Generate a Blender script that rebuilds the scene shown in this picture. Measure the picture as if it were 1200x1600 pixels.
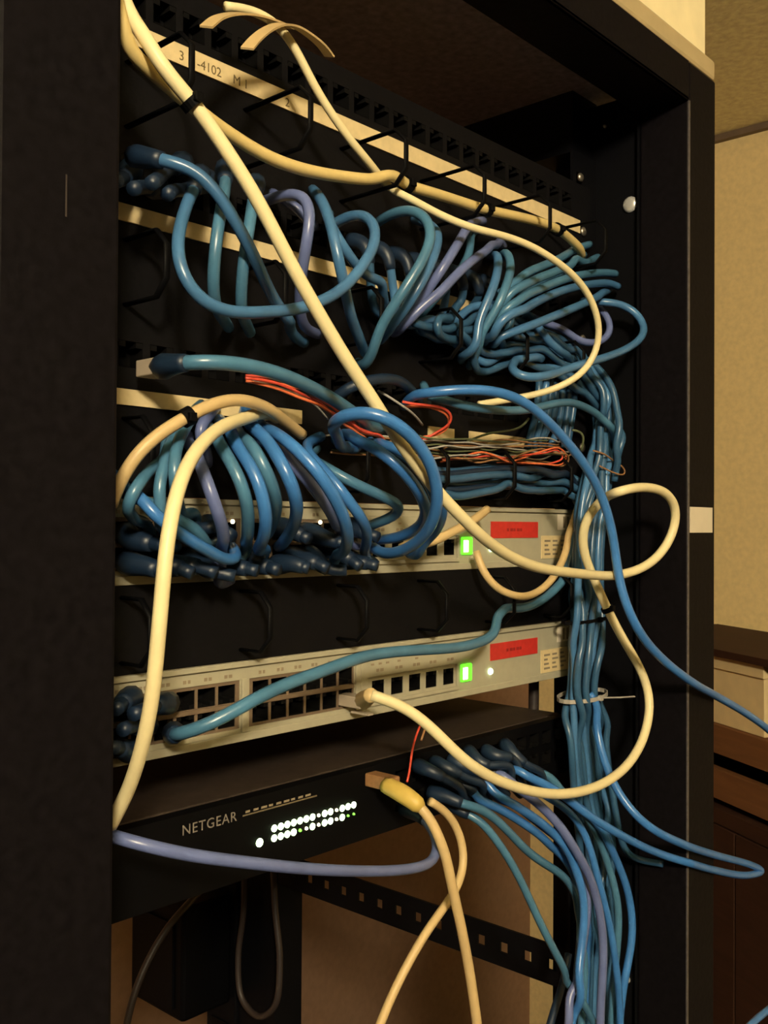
import bpy, math, random
import numpy as np
from mathutils import Vector, Matrix
random.seed(7)
rng = np.random.default_rng(7)
SC = bpy.context.scene
COL = SC.collection
for o in list(bpy.data.objects):
    bpy.data.objects.remove(o)

# ------------------------------------------------------------------ camera
# local millimetres: x along the rack face (0 = right end of the switches), y into the rack, z up
# (0 = underside of the lower cream switch); the floor lies 1400 mm below
Z0 = 1400.0
F_PX, YAW, PITCH, ROLL = 1548.4, 0.8342, 0.0132, -0.0062
CAM = np.array([-689.4, -421.5, 118.4])
def cam_axes():
    cy, sy, cp, sp = math.cos(YAW), math.sin(YAW), math.cos(PITCH), math.sin(PITCH)
    f = np.array([sy*cp, cy*cp, sp]); r = np.array([cy, -sy, 0.0]); d = np.cross(f, r)
    cr, sr = math.cos(ROLL), math.sin(ROLL)
    return cr*r + sr*d, -sr*r + cr*d, f
AX_R, AX_D, AX_F = cam_axes()
def W(x, y, z):
    return Vector((x/1000.0, y/1000.0, (z+Z0)/1000.0))
cd = bpy.data.cameras.new('camera'); cam = bpy.data.objects.new('camera', cd); COL.objects.link(cam)
cd.sensor_fit = 'VERTICAL'; cd.sensor_height = 36.0; cd.lens = F_PX/1600.0*36.0
cd.clip_start = 0.02; cd.clip_end = 50
m = Matrix(((AX_R[0], -AX_D[0], -AX_F[0], 0), (AX_R[1], -AX_D[1], -AX_F[1], 0), (AX_R[2], -AX_D[2], -AX_F[2], 0), (0, 0, 0, 1)))
m.translation = W(*CAM)
cam.matrix_world = m
SC.camera = cam
# ------------------------------------------------------------------ light and exposure
w = bpy.data.worlds.new('world'); SC.world = w; w.use_nodes = True
w.node_tree.nodes['Background'].inputs[0].default_value = (0.01, 0.008, 0.006, 1)
w.node_tree.nodes['Background'].inputs[1].default_value = 1.0
LAMP_STRENGTH = 375.0
LAMP_POS = (-1500, -1500)
LAMP_COLOR = (1.0, 0.84, 0.58)
SC.view_settings.view_transform = 'Standard'; SC.view_settings.look = 'None'
SC.view_settings.gamma = 1.0; SC.view_settings.use_curve_mapping = False
SC.view_settings.exposure = 0.0

# ------------------------------------------------------------------ materials
def mat(name, col, rough=0.5, metal=0.0, var=0.12, scale=40.0, bump=0.0, spec=0.5, emit=None, estr=0.0, col2=None, trans=0.0):
    mt = bpy.data.materials.new(name); mt.use_nodes = True
    nt = mt.node_tree; b = nt.nodes['Principled BSDF']
    b.inputs['Roughness'].default_value = rough; b.inputs['Metallic'].default_value = metal
    b.inputs['Specular IOR Level'].default_value = spec
    if trans: b.inputs['Transmission Weight'].default_value = trans
    tc = nt.nodes.new('ShaderNodeTexCoord'); n = nt.nodes.new('ShaderNodeTexNoise')
    n.inputs['Scale'].default_value = scale; n.inputs['Detail'].default_value = 4
    nt.links.new(tc.outputs['Object'], n.inputs['Vector'])
    r = nt.nodes.new('ShaderNodeValToRGB')
    c2 = col2 if col2 else tuple(min(1, c*(1+var)) for c in col)
    c1 = tuple(c*(1-var) for c in col)
    r.color_ramp.elements[0].position = 0.3; r.color_ramp.elements[1].position = 0.7
    r.color_ramp.elements[0].color = (*c1, 1); r.color_ramp.elements[1].color = (*c2, 1)
    nt.links.new(n.outputs['Fac'], r.inputs['Fac']); nt.links.new(r.outputs['Color'], b.inputs['Base Color'])
    if bump:
        bp = nt.nodes.new('ShaderNodeBump'); bp.inputs['Strength'].default_value = bump; bp.inputs['Distance'].default_value = 0.002
        nt.links.new(n.outputs['Fac'], bp.inputs['Height']); nt.links.new(bp.outputs['Normal'], b.inputs['Normal'])
    if emit:
        b.inputs['Emission Color'].default_value = (*emit, 1); b.inputs['Emission Strength'].default_value = estr
    return mt
def wood_mat(name, c1, c2, scale=3.0):
    mt = bpy.data.materials.new(name); mt.use_nodes = True; nt = mt.node_tree; b = nt.nodes['Principled BSDF']
    b.inputs['Roughness'].default_value = 0.75; b.inputs['Specular IOR Level'].default_value = 0.2
    tc = nt.nodes.new('ShaderNodeTexCoord'); mp = nt.nodes.new('ShaderNodeMapping'); mp.inputs['Scale'].default_value = (2, 2, 22)
    wv = nt.nodes.new('ShaderNodeTexNoise'); wv.inputs['Scale'].default_value = scale; wv.inputs['Detail'].default_value = 6; wv.inputs['Distortion'].default_value = 1.2
    r = nt.nodes.new('ShaderNodeValToRGB'); r.color_ramp.elements[0].color = (*c1, 1); r.color_ramp.elements[1].color = (*c2, 1)
    nt.links.new(tc.outputs['Object'], mp.inputs['Vector']); nt.links.new(mp.outputs['Vector'], wv.inputs['Vector'])
    nt.links.new(wv.outputs['Fac'], r.inputs['Fac']); nt.links.new(r.outputs['Color'], b.inputs['Base Color'])
    return mt
M = dict(
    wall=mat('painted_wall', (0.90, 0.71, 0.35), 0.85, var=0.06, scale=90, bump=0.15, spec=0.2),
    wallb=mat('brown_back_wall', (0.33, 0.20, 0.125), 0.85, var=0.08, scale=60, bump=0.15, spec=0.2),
    ceil=mat('ceiling_tile', (0.93, 0.83, 0.55), 0.9, var=0.14, scale=70, bump=0.5, spec=0.1),
    floor=mat('carpet_tile', (0.035, 0.026, 0.020), 0.95, var=0.3, scale=200, bump=0.5, spec=0.1),
    trim=mat('ceiling_trim', (0.16, 0.11, 0.07), 0.6, var=0.1),
    black=mat('black_powder_coat', (0.0034, 0.0032, 0.0042), 0.6, var=0.2, scale=300, bump=0.08, spec=0.12),
    post=mat('black_post_paint', (0.0048, 0.0040, 0.0052), 0.55, var=0.3, scale=220, bump=0.08, spec=0.05),
    inner=mat('dark_inner_steel', (0.0025, 0.0026, 0.0038), 0.6, var=0.2, scale=150, spec=0.10),
    roof=mat('brown_black_roof', (0.19, 0.17, 0.20), 0.7, var=0.25, scale=150, spec=0.15),
    netcase=mat('brown_black_case', (0.035, 0.025, 0.02), 0.6, var=0.2, scale=150, spec=0.2),
    edge=mat('post_edge_highlight', (0.085, 0.075, 0.075), 0.4, var=0.3, scale=300, spec=0.6),  # paler than the post paint: a highlight put into the colour
    captan=mat('tan_top_trim', (0.46, 0.36, 0.19), 0.6, var=0.08),
    carton=mat('pale_carton', (0.92, 0.80, 0.48), 0.8, var=0.05, spec=0.2),
    plastic=mat('black_plastic', (0.002, 0.002, 0.0026), 0.55, var=0.2, spec=0.08),
    void=mat('port_cavity', (0.003, 0.0028, 0.003), 0.7, var=0.1, spec=0.1),
    cream=mat('cream_switch_paint', (0.38, 0.355, 0.255), 0.5, var=0.05, scale=120, spec=0.4),
    cream2=mat('cream_switch_bezel', (0.40, 0.35, 0.25), 0.5, var=0.06, scale=120, spec=0.4),
    portblk=mat('brown_port_block', (0.15, 0.105, 0.07), 0.5, var=0.1, scale=120, spec=0.3),
    strip=mat('cream_label_strip', (0.68, 0.54, 0.29), 0.7, var=0.07, scale=180, spec=0.3),
    ink=mat('faded_ink', (0.14, 0.10, 0.04), 0.8, var=0.2),
    sticker=mat('pale_sticker', (0.68, 0.60, 0.46), 0.6, var=0.06),
    grey_print=mat('grey_print', (0.25, 0.20, 0.13), 0.7),
    red=mat('red_label', (0.55, 0.030, 0.022), 0.5, var=0.12, scale=200),
    redink=mat('dark_red_print', (0.28, 0.012, 0.012), 0.6),
    wht=mat('white_letter', (0.20, 0.175, 0.15), 0.5),
    silver=mat('bright_screw', (0.92, 0.92, 0.88), 0.30, metal=0.6, var=0.03),
    metal=mat('dull_steel', (0.45, 0.40, 0.32), 0.4, metal=0.9, var=0.1),
    gold=mat('contact_gold', (0.7, 0.45, 0.15), 0.35, metal=1.0, var=0.1),
    blue=mat('blue_cable', (0.042, 0.165, 0.45), 0.28, var=0.14, scale=60, spec=0.5),
    teal=mat('teal_blue_cable', (0.058, 0.165, 0.28), 0.30, var=0.16, scale=60, spec=0.5),
    violet=mat('violet_blue_cable', (0.115, 0.15, 0.33), 0.32, var=0.14, scale=60, spec=0.5),
    deep=mat('deep_blue_cable', (0.028, 0.085, 0.17), 0.32, var=0.18, scale=60, spec=0.5),
    upper=mat('greyish_blue_cable', (0.052, 0.15, 0.31), 0.28, var=0.18, scale=50, spec=0.5),
    navy=mat('dark_blue_boot', (0.007, 0.019, 0.044), 0.45, var=0.15, scale=80),
    yellow=mat('yellowed_cable', (0.70, 0.54, 0.22), 0.42, var=0.06, scale=90, spec=0.4),
    white=mat('white_cable', (0.80, 0.69, 0.39), 0.42, var=0.04, scale=90, spec=0.4),
    tan=mat('tan_cable', (0.58, 0.42, 0.20), 0.45, var=0.07, scale=90, spec=0.4),
    boot=mat('mustard_boot', (0.62, 0.44, 0.10), 0.5, var=0.08),
    clear=mat('clear_plug', (0.60, 0.50, 0.38), 0.25, var=0.08, trans=0.35),
    orange=mat('orange_wire', (0.78, 0.17, 0.06), 0.4, var=0.15, scale=300),
    redw=mat('red_wire', (0.62, 0.07, 0.04), 0.4, var=0.15, scale=300),
    green=mat('olive_wire', (0.10, 0.12, 0.06), 0.45, var=0.15, scale=300),
    greyw=mat('grey_wire', (0.38, 0.36, 0.33), 0.4, var=0.1, scale=300),
    brownw=mat('brown_wire', (0.28, 0.14, 0.06), 0.45, var=0.15, scale=300),
    cord=mat('black_cord', (0.03, 0.022, 0.02), 0.5, var=0.1),
    tie_w=mat('pale_cable_tie', (0.36, 0.33, 0.29), 0.45, var=0.08),
    led=mat('lit_green_led', (0.5, 0.9, 0.4), 0.4, emit=(0.75, 1.0, 0.55), estr=6.0),
    led_dim=mat('dim_green_led', (0.2, 0.5, 0.1), 0.4, emit=(0.30, 1.0, 0.10), estr=0.9),
    led_core=mat('lit_display_core', (0.6, 0.9, 0.5), 0.4, emit=(0.8, 1.0, 0.6), estr=7.0),
    led_green=mat('lit_display_green', (0.1, 0.6, 0.05), 0.4, emit=(0.12, 1.0, 0.02), estr=1.6),
    led_amber=mat('lit_small_led', (0.8, 0.8, 0.5), 0.4, emit=(1.0, 0.88, 0.55), estr=4.0),
    lamp=mat('lamp_glass', (0.9, 0.85, 0.7), 0.4, emit=LAMP_COLOR, estr=LAMP_STRENGTH),
    wood=wood_mat('dark_wood', (0.025, 0.010, 0.006), (0.06, 0.024, 0.012)),
    wood2=wood_mat('orange_wood', (0.13, 0.055, 0.022), (0.24, 0.105, 0.04)),
    cardc=mat('cream_panel', (0.86, 0.68, 0.36), 0.7, var=0.05),
)

# ------------------------------------------------------------------ mesh helpers (millimetres)
class MB:
    def __init__(s): s.v = []; s.f = []
    def box(s, x0, x1, y0, y1, z0, z1):
        n = len(s.v)
        s.v += [(x0,y0,z0),(x1,y0,z0),(x1,y1,z0),(x0,y1,z0),(x0,y0,z1),(x1,y0,z1),(x1,y1,z1),(x0,y1,z1)]
        s.f += [tuple(n+i for i in q) for q in ((0,3,2,1),(4,5,6,7),(0,1,5,4),(1,2,6,5),(2,3,7,6),(3,0,4,7))]
        return s
    def quad(s, *p):
        n = len(s.v); s.v += list(p); s.f.append(tuple(range(n, n+len(p)))); return s
    def plate(s, a0, a1, z0, z1, holes, d0, d1, axis='y'):
        """plate in the (a, z) plane with rectangular through holes; thickness d0..d1 along the other axis"""
        A = sorted({a0, a1, *[h[0] for h in holes], *[h[1] for h in holes]})
        Z = sorted({z0, z1, *[h[2] for h in holes], *[h[3] for h in holes]})
        def pt(a, d, z): return (a, d, z) if axis == 'y' else (d, a, z)
        idx = {}
        def vi(a, d, z):
            k = (a, d, z)
            if k not in idx: idx[k] = len(s.v); s.v.append(pt(a, d, z))
            return idx[k]
        na, nz = len(A)-1, len(Z)-1
        solid = [[not any(h[0] <= (A[i]+A[i+1])/2 <= h[1] and h[2] <= (Z[j]+Z[j+1])/2 <= h[3] for h in holes) for j in range(nz)] for i in range(na)]
        fl = axis != 'y'
        def add(q): s.f.append(tuple(reversed(q)) if fl else tuple(q))
        for i in range(na):
            for j in range(nz):
                if not solid[i][j]: continue
                l, r, b, t = A[i], A[i+1], Z[j], Z[j+1]
                add((vi(l,d0,b), vi(r,d0,b), vi(r,d0,t), vi(l,d0,t)))
                add((vi(l,d1,b), vi(l,d1,t), vi(r,d1,t), vi(r,d1,b)))
                if i == 0 or not solid[i-1][j]: add((vi(l,d0,b), vi(l,d0,t), vi(l,d1,t), vi(l,d1,b)))
                if i == na-1 or not solid[i+1][j]: add((vi(r,d0,b), vi(r,d1,b), vi(r,d1,t), vi(r,d0,t)))
                if j == 0 or not solid[i][j-1]: add((vi(l,d0,b), vi(l,d1,b), vi(r,d1,b), vi(r,d0,b)))
                if j == nz-1 or not solid[i][j+1]: add((vi(l,d0,t), vi(r,d0,t), vi(r,d1,t), vi(l,d1,t)))
        return s
    def tube(s, pts, r, sides=10, closed=False, flat=None):
        P = np.asarray(pts, float); N = len(P)
        if closed: T = np.roll(P, -1, 0) - np.roll(P, 1, 0)
        else: T = np.gradient(P, axis=0)
        T /= np.linalg.norm(T, axis=1)[:, None] + 1e-9
        up = np.array([0, 0, 1.0]) if abs(T[0][2]) < 0.9 else np.array([1.0, 0, 0])
        n = np.cross(T[0], up); n /= np.linalg.norm(n)
        rad = np.full(N, r) if np.isscalar(r) else np.asarray(r, float)
        base = len(s.v)
        for i in range(N):
            n = n - T[i]*np.dot(n, T[i]); n /= np.linalg.norm(n) + 1e-9
            b = np.cross(T[i], n)
            for k in range(sides):
                a = 2*math.pi*k/sides; ca, sa = math.cos(a), math.sin(a)
                ra, rb = (rad[i], rad[i]) if flat is None else (rad[i], rad[i]*flat)
                s.v.append(tuple(P[i] + n*ca*ra + b*sa*rb))
        for i in range(N if closed else N-1):
            j = (i+1) % N
            for k in range(sides):
                l = (k+1) % sides
                s.f.append((base+i*sides+k, base+i*sides+l, base+j*sides+l, base+j*sides+k))
        if not closed:
            s.f.append(tuple(base+k for k in reversed(range(sides)))); s.f.append(tuple(base+(N-1)*sides+k for k in range(sides)))
        return s
    def lathe(s, c, axis, prof, sides=16):
        """prof = [(radius, distance along axis)]"""
        ax = np.array(axis, float); ax /= np.linalg.norm(ax)
        u = np.cross(ax, [0, 0, 1.0] if abs(ax[2]) < 0.9 else [1.0, 0, 0]); u /= np.linalg.norm(u); v = np.cross(ax, u)
        base = len(s.v); c = np.array(c, float)
        for (r, h) in prof:
            for k in range(sides):
                a = 2*math.pi*k/sides; s.v.append(tuple(c + ax*h + (u*math.cos(a)+v*math.sin(a))*r))
        for i in range(len(prof)-1):
            for k in range(sides):
                l = (k+1) % sides; s.f.append((base+i*sides+k, base+i*sides+l, base+(i+1)*sides+l, base+(i+1)*sides+k))
        s.f.append(tuple(base+k for k in reversed(range(sides)))); s.f.append(tuple(base+(len(prof)-1)*sides+k for k in range(sides)))
        return s
    def build(s, name, material, parent=None, bevel=0.0, smooth=False):
        V = np.array(s.v, float)/1000.0; V[:, 2] += Z0/1000.0
        if parent is None:
            org = np.array([(V[:,0].min()+V[:,0].max())/2, (V[:,1].min()+V[:,1].max())/2, V[:,2].min()])
        else: org = np.array(parent['w'])
        me = bpy.data.meshes.new(name); me.from_pydata([tuple(p) for p in V-org], [], s.f); me.update()
        me.materials.append(M[material] if isinstance(material, str) else material)
        if smooth: me.polygons.foreach_set('use_smooth', [True]*len(me.polygons))
        o = bpy.data.objects.new(name, me); COL.objects.link(o)
        WL[o.name] = org
        if parent is None: o.location = org
        else: o.parent = parent['o']
        if bevel:
            md = o.modifiers.new('bevel', 'BEVEL'); md.width = bevel/1000.0; md.segments = 2; md.limit_method = 'ANGLE'
        return dict(o=o, w=org)
WL = {}
def root(name, label, cat, x, y, z, group=None):
    o = bpy.data.objects.new(name, None); COL.objects.link(o); p = W(x, y, z); o.location = p
    o.empty_display_size = 0.05
    o['label'] = label; o['category'] = cat
    if group: o['group'] = group
    return dict(o=o, w=np.array(p))
def tag(h, label, cat, group=None, kind=None):
    if label: h['o']['label'] = label
    if cat: h['o']['category'] = cat
    if group: h['o']['group'] = group
    if kind: h['o']['kind'] = kind
    return h
def share(src, parent, dx, dy, dz, name=None):
    """copy of a part that shares its mesh, shifted by millimetres"""
    c = src['o'].copy(); COL.objects.link(c); c.parent = parent['o']
    c.location = Vector(src['w'] - parent['w']) + src['o'].location*0 + Vector((dx, dy, dz))/1000.0
    return dict(o=c, w=src['w'])
def structure(h): h['o']['kind'] = 'structure'; return h
def text(name, s, x, y, z, size, material, parent, ex=0.15, ry=0.0, spacing=1.0):
    cu = bpy.data.curves.new(name, 'FONT'); cu.body = s; cu.size = size; cu.extrude = ex; cu.space_character = spacing; cu.resolution_u = 3
    t = bpy.data.objects.new(name, cu); COL.objects.link(t)
    dg = bpy.context.evaluated_depsgraph_get(); me = bpy.data.meshes.new_from_object(t.evaluated_get(dg))
    b = MB(); b.v = [(x+v.co.x, y-v.co.z, z+v.co.y) for v in me.vertices]; b.f = [tuple(p.vertices) for p in me.polygons]
    bpy.data.objects.remove(t); bpy.data.meshes.remove(me)
    return b.build(name, material, parent)
# a pixel of the photograph (1200 x 1600) and a depth y give a point
def ray(px, py):
    return AX_R*((px-600)/F_PX) + AX_D*((py-800)/F_PX) + AX_F
def P(px, py, y):
    d = ray(px, py); return CAM + d*((y-CAM[1])/d[1])
def PX(px, py, x):
    d = ray(px, py); return CAM + d*((x-CAM[0])/d[0])
def to_px(X):
    d = np.asarray(X) - CAM; z = d @ AX_F
    return np.stack([600 + F_PX*(d @ AX_R)/z, 800 + F_PX*(d @ AX_D)/z], -1)
def spline(pts, step=3.0):
    P_ = np.asarray(pts, float)
    P_ = np.vstack([2*P_[0]-P_[1], P_, 2*P_[-1]-P_[-2]])
    out = []
    for i in range(1, len(P_)-2):
        p0, p1, p2, p3 = P_[i-1:i+3]
        t0 = 0.0; t1 = t0+max(1e-3, np.linalg.norm(p1-p0))**0.5; t2 = t1+max(1e-3, np.linalg.norm(p2-p1))**0.5; t3 = t2+max(1e-3, np.linalg.norm(p3-p2))**0.5
        n = max(2, int(np.linalg.norm(p2-p1)/step))
        for t in np.linspace(t1, t2, n, endpoint=False):
            A1 = (t1-t)/(t1-t0)*p0+(t-t0)/(t1-t0)*p1; A2 = (t2-t)/(t2-t1)*p1+(t-t1)/(t2-t1)*p2; A3 = (t3-t)/(t3-t2)*p2+(t-t2)/(t3-t2)*p3
            B1 = (t2-t)/(t2-t0)*A1+(t-t0)/(t2-t0)*A2; B2 = (t3-t)/(t3-t1)*A2+(t-t1)/(t3-t1)*A3
            out.append((t2-t)/(t2-t1)*B1+(t-t1)/(t2-t1)*B2)
    out.append(P_[-2]); return np.array(out)

# ================================================================== the room
XW, YB, ZC = 1500.0, 1040.0, 1014.0
XL, YF, ZF = -4200.0, -5600.0, -Z0
structure(MB().box(XL-60, XW+60, YF-60, YB+60, ZF-60, ZF).build('floor', 'floor'))
structure(MB().box(XL-60, XW+60, YF-60, YB+60, ZC, ZC+60).build('ceiling', 'ceil'))
structure(MB().box(XW, XW+60, YF, YB, ZF, ZC).build('wall_right', 'wall'))
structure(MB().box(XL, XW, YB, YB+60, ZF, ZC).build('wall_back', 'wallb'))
structure(MB().box(XL-60, XL, YF, YB, ZF, ZC).build('wall_left', 'wood'))
structure(MB().box(XL, XW, YF-60, YF, ZF, ZC).build('wall_front', 'wood'))
structure(MB().box(XW-16, XW, YF, YB, ZC-14, ZC).build('trim_1', 'trim'))
structure(MB().box(XL, XW-16, YB-16, YB, ZC-14, ZC).build('trim_2', 'trim'))
structure(MB().box(XW-12, XW, YF, YB, ZF, ZF+90).build('baseboard_right', 'trim'))
structure(MB().box(XL, XW-12, YB-12, YB, ZF, ZF+90).build('baseboard_back', 'trim'))
# pendant lamp that lights the room, to the left of and behind the viewer
LZ = ZC-330
L = root('pendant_lamp', 'warm glass globe lamp hanging from the ceiling, lighting the room', 'lamp', LAMP_POS[0], LAMP_POS[1], LZ)
MB().lathe((LAMP_POS[0], LAMP_POS[1], ZC-40), (0,0,1), [(50,0),(60,12),(60,40)], 24).build('ceiling_rose', 'metal', L)
MB().lathe((LAMP_POS[0], LAMP_POS[1], LZ+200), (0,0,1), [(4,0),(4,190)], 10).build('stem', 'metal', L)
MB().lathe((LAMP_POS[0], LAMP_POS[1], LZ), (0,0,1), [(110*math.sin(math.pi*k/14)+1, 110-110*math.cos(math.pi*k/14)) for k in range(15)], 24).build('glass_globe', 'lamp', L, smooth=True)

# ================================================================== the rack
R_ = root('server_rack', 'tall black open frame server rack holding network gear', 'rack', -220, 200, ZF)
XI, XO = 34.0, 83.0            # inner and outer side of the right front post
LI, LO = -471.0, -522.0        # the same for the left one
YFR = -82.0
def post(x0, x1, y0, y1): return MB().box(x0, x1, y0, y1, ZF, 480)
p = post(XI, XO, YFR, -40).build('front_post', 'post', R_, bevel=2)
MB().box(XI-0.3, XI+1.4, YFR-0.4, YFR+0.8, ZF, 449).build('painted_highlight_strip', 'edge', p)  # added thin pale strip, paints the light caught by the post's front corner
t = MB().plate(36.6, 77.0, 114, 134, [], YFR-0.5, YFR-0.05).build('sticker', 'sticker', p); t['o']['label'] = 'pale square sticker'
p = post(LO, LI, YFR, -40).build('front_post', 'post', R_, bevel=2)
MB().box(LO+27, LO+27.7, YFR-0.06, YFR+0.2, 234, 250).build('scratch', 'cord', p)
# inner side walls between post and mounting rail
MB().box(XI+6, XI+9, -40, 6, ZF, 470).build('side_flange', 'inner', R_)
MB().box(XI, XI+9, -40, -38, ZF, 470).build('side_flange', 'inner', R_)
MB().box(LI-9, LI-6, -40, 6, ZF, 470).build('side_flange', 'inner', R_)
# mounting rails with square holes
def rail(x0, x1, xc, y0, y1):
    holes = []
    u = -10
    for u in range(-14, 10):
        for k in (6.3, 22.2, 38.1):
            z = u*44.0 + k
            if ZF+40 < z < 415: holes.append((xc-4.8, xc+4.8, z-4.8, z+4.8))
    return MB().plate(x0, x1, ZF, 424, holes, y0, y1)
r1 = rail(4, 40, 14, 3, 5.5).build('mounting_rail', 'inner', R_)
rail(-480, -444, -454, 3, 5.5).build('mounting_rail', 'inner', R_)
MB().box(37, 40, 5.5, 40, ZF, 424).build('rail_return', 'inner', r1)
# front top beam, side beams, roof, trim
b = MB().box(LI, XI, YFR, YFR+3, 449, 480).box(LI, XI, YFR, -40, 449, 452).build('top_beam', 'post', R_, bevel=0.8)
MB().box(8, 46, 6, 640, 424, 474).build('side_beam', 'inner', R_)
MB().box(-486, -448, 6, 640, 424, 474).build('side_beam', 'inner', R_)
MB().box(LO, XO, -78, 660, 474, 480).build('roof_panel', 'roof', R_)
MB().box(LO, XO, YFR, -70, 480, 497).build('top_trim', 'captan', R_, bevel=3)
# rear posts, lower side brace
rp = MB().box(8, 46, 360, 420, ZF, 474).build('rear_post', 'inner', R_, bevel=1)
MB().box(-486, -448, 360, 420, ZF, 474).build('rear_post', 'inner', R_, bevel=1)
hb = [(y, y+8, -246, -237) for y in range(20, 340, 24)]
MB().plate(6, 360, -258, -225, hb, 10, 12.5, axis='x').build('side_brace', 'inner', R_)
MB().box(8, 30, 6, 10, -262, -221).build('brace_bracket', 'inner', R_)
MB().box(LO, XO, -78, 640, ZF, ZF+60).build('plinth', 'post', R_)
# bright screws in the right side wall
for (px, py) in ((985, 320), (980, 1530), (946, 198)):
    q = PX(px, py, XI+6); rr = 6.6 if py == 320 else (3.0 if py > 1000 else 1.4)
    MB().lathe(q + np.array([0.05, 0, 0]), (-1, 0, 0), [(rr, 0), (rr, 1.2), (rr*0.75, 2.6), (rr*0.3, 3.2)], 14).build('screw', 'silver', R_, smooth=True)
# cage nuts and screws in the right rail
for z in (400,):
    MB().lathe((14, 3.0, z+3.3), (0, -1, 0), [(3.6, 0), (3.6, 1.4), (2.4, 2.6)], 12).build('rail_screw', 'metal', R_, smooth=True)
# pale carton on top of the rack
q = P(1103, 72, -69)
c = MB().box(-420, q[0], -69, 300, 480.2, 760).build('carton', 'carton', bevel=2)
tag(c, 'pale cream box standing on top of the rack', 'box')

# ================================================================== rack equipment
def port_mesh(w, h, flip=False):
    """jack insert: dark lined cavity with stepped latch notch and contacts; mouth at y=0, origin at its centre"""
    b = MB(); d = 11.0; w -= 0.5; h -= 0.5
    s = -1 if flip else 1
    out = [(-w/2, -h/2), (w/2, -h/2), (w/2, h*0.28), (w*0.22, h*0.28), (w*0.22, h/2), (-w*0.22, h/2), (-w*0.22, h*0.28), (-w/2, h*0.28)]
    out = [(x, z*s) for x, z in out]
    if flip: out = list(reversed(out))
    n = len(out); base = len(b.v)
    b.v += [(x, 0.4, z) for x, z in out] + [(x, d, z) for x, z in out]
    for i in range(n):
        j = (i+1) % n; b.f.append((base+i, base+n+i, base+n+j, base+j))
    b.f.append(tuple(base+n+i for i in range(n)))
    # face of the insert around the notch
    zt, zb = (h/2*s, h*0.28*s)
    for sx in (-1, 1):
        b.quad((sx*w*0.22, 0.4, min(zt, zb)), (sx*w/2, 0.4, min(zt, zb)), (sx*w/2, 0.4, max(zt, zb)), (sx*w*0.22, 0.4, max(zt, zb)))
    return b
def place_port(parent, x, y, z, w, h, flip=False, cache={}):
    k = (w, h, flip)
    if k not in cache:
        b = port_mesh(w, h, flip)
        me = bpy.data.meshes.new('port'); me.from_pydata([tuple(c/1000 for c in v) for v in b.v], [], b.f); me.materials.append(M['void']); cache[k] = me
    o = bpy.data.objects.new('port', cache[k]); COL.objects.link(o); o.parent = parent['o']; o.location = W(x, y, z) - Vector(parent['w'])
    return o
def place_mesh(name, key, builder, material, parent, x, y, z, cache={}):
    if key not in cache:
        b = builder(); me = bpy.data.meshes.new(name); me.from_pydata([tuple(c/1000 for c in v) for v in b.v], [], b.f); me.materials.append(M[material]); cache[key] = me
    o = bpy.data.objects.new(name, cache[key]); COL.objects.link(o); o.parent = parent['o']; o.location = W(x, y, z) - Vector(parent['w'])
    return o

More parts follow.
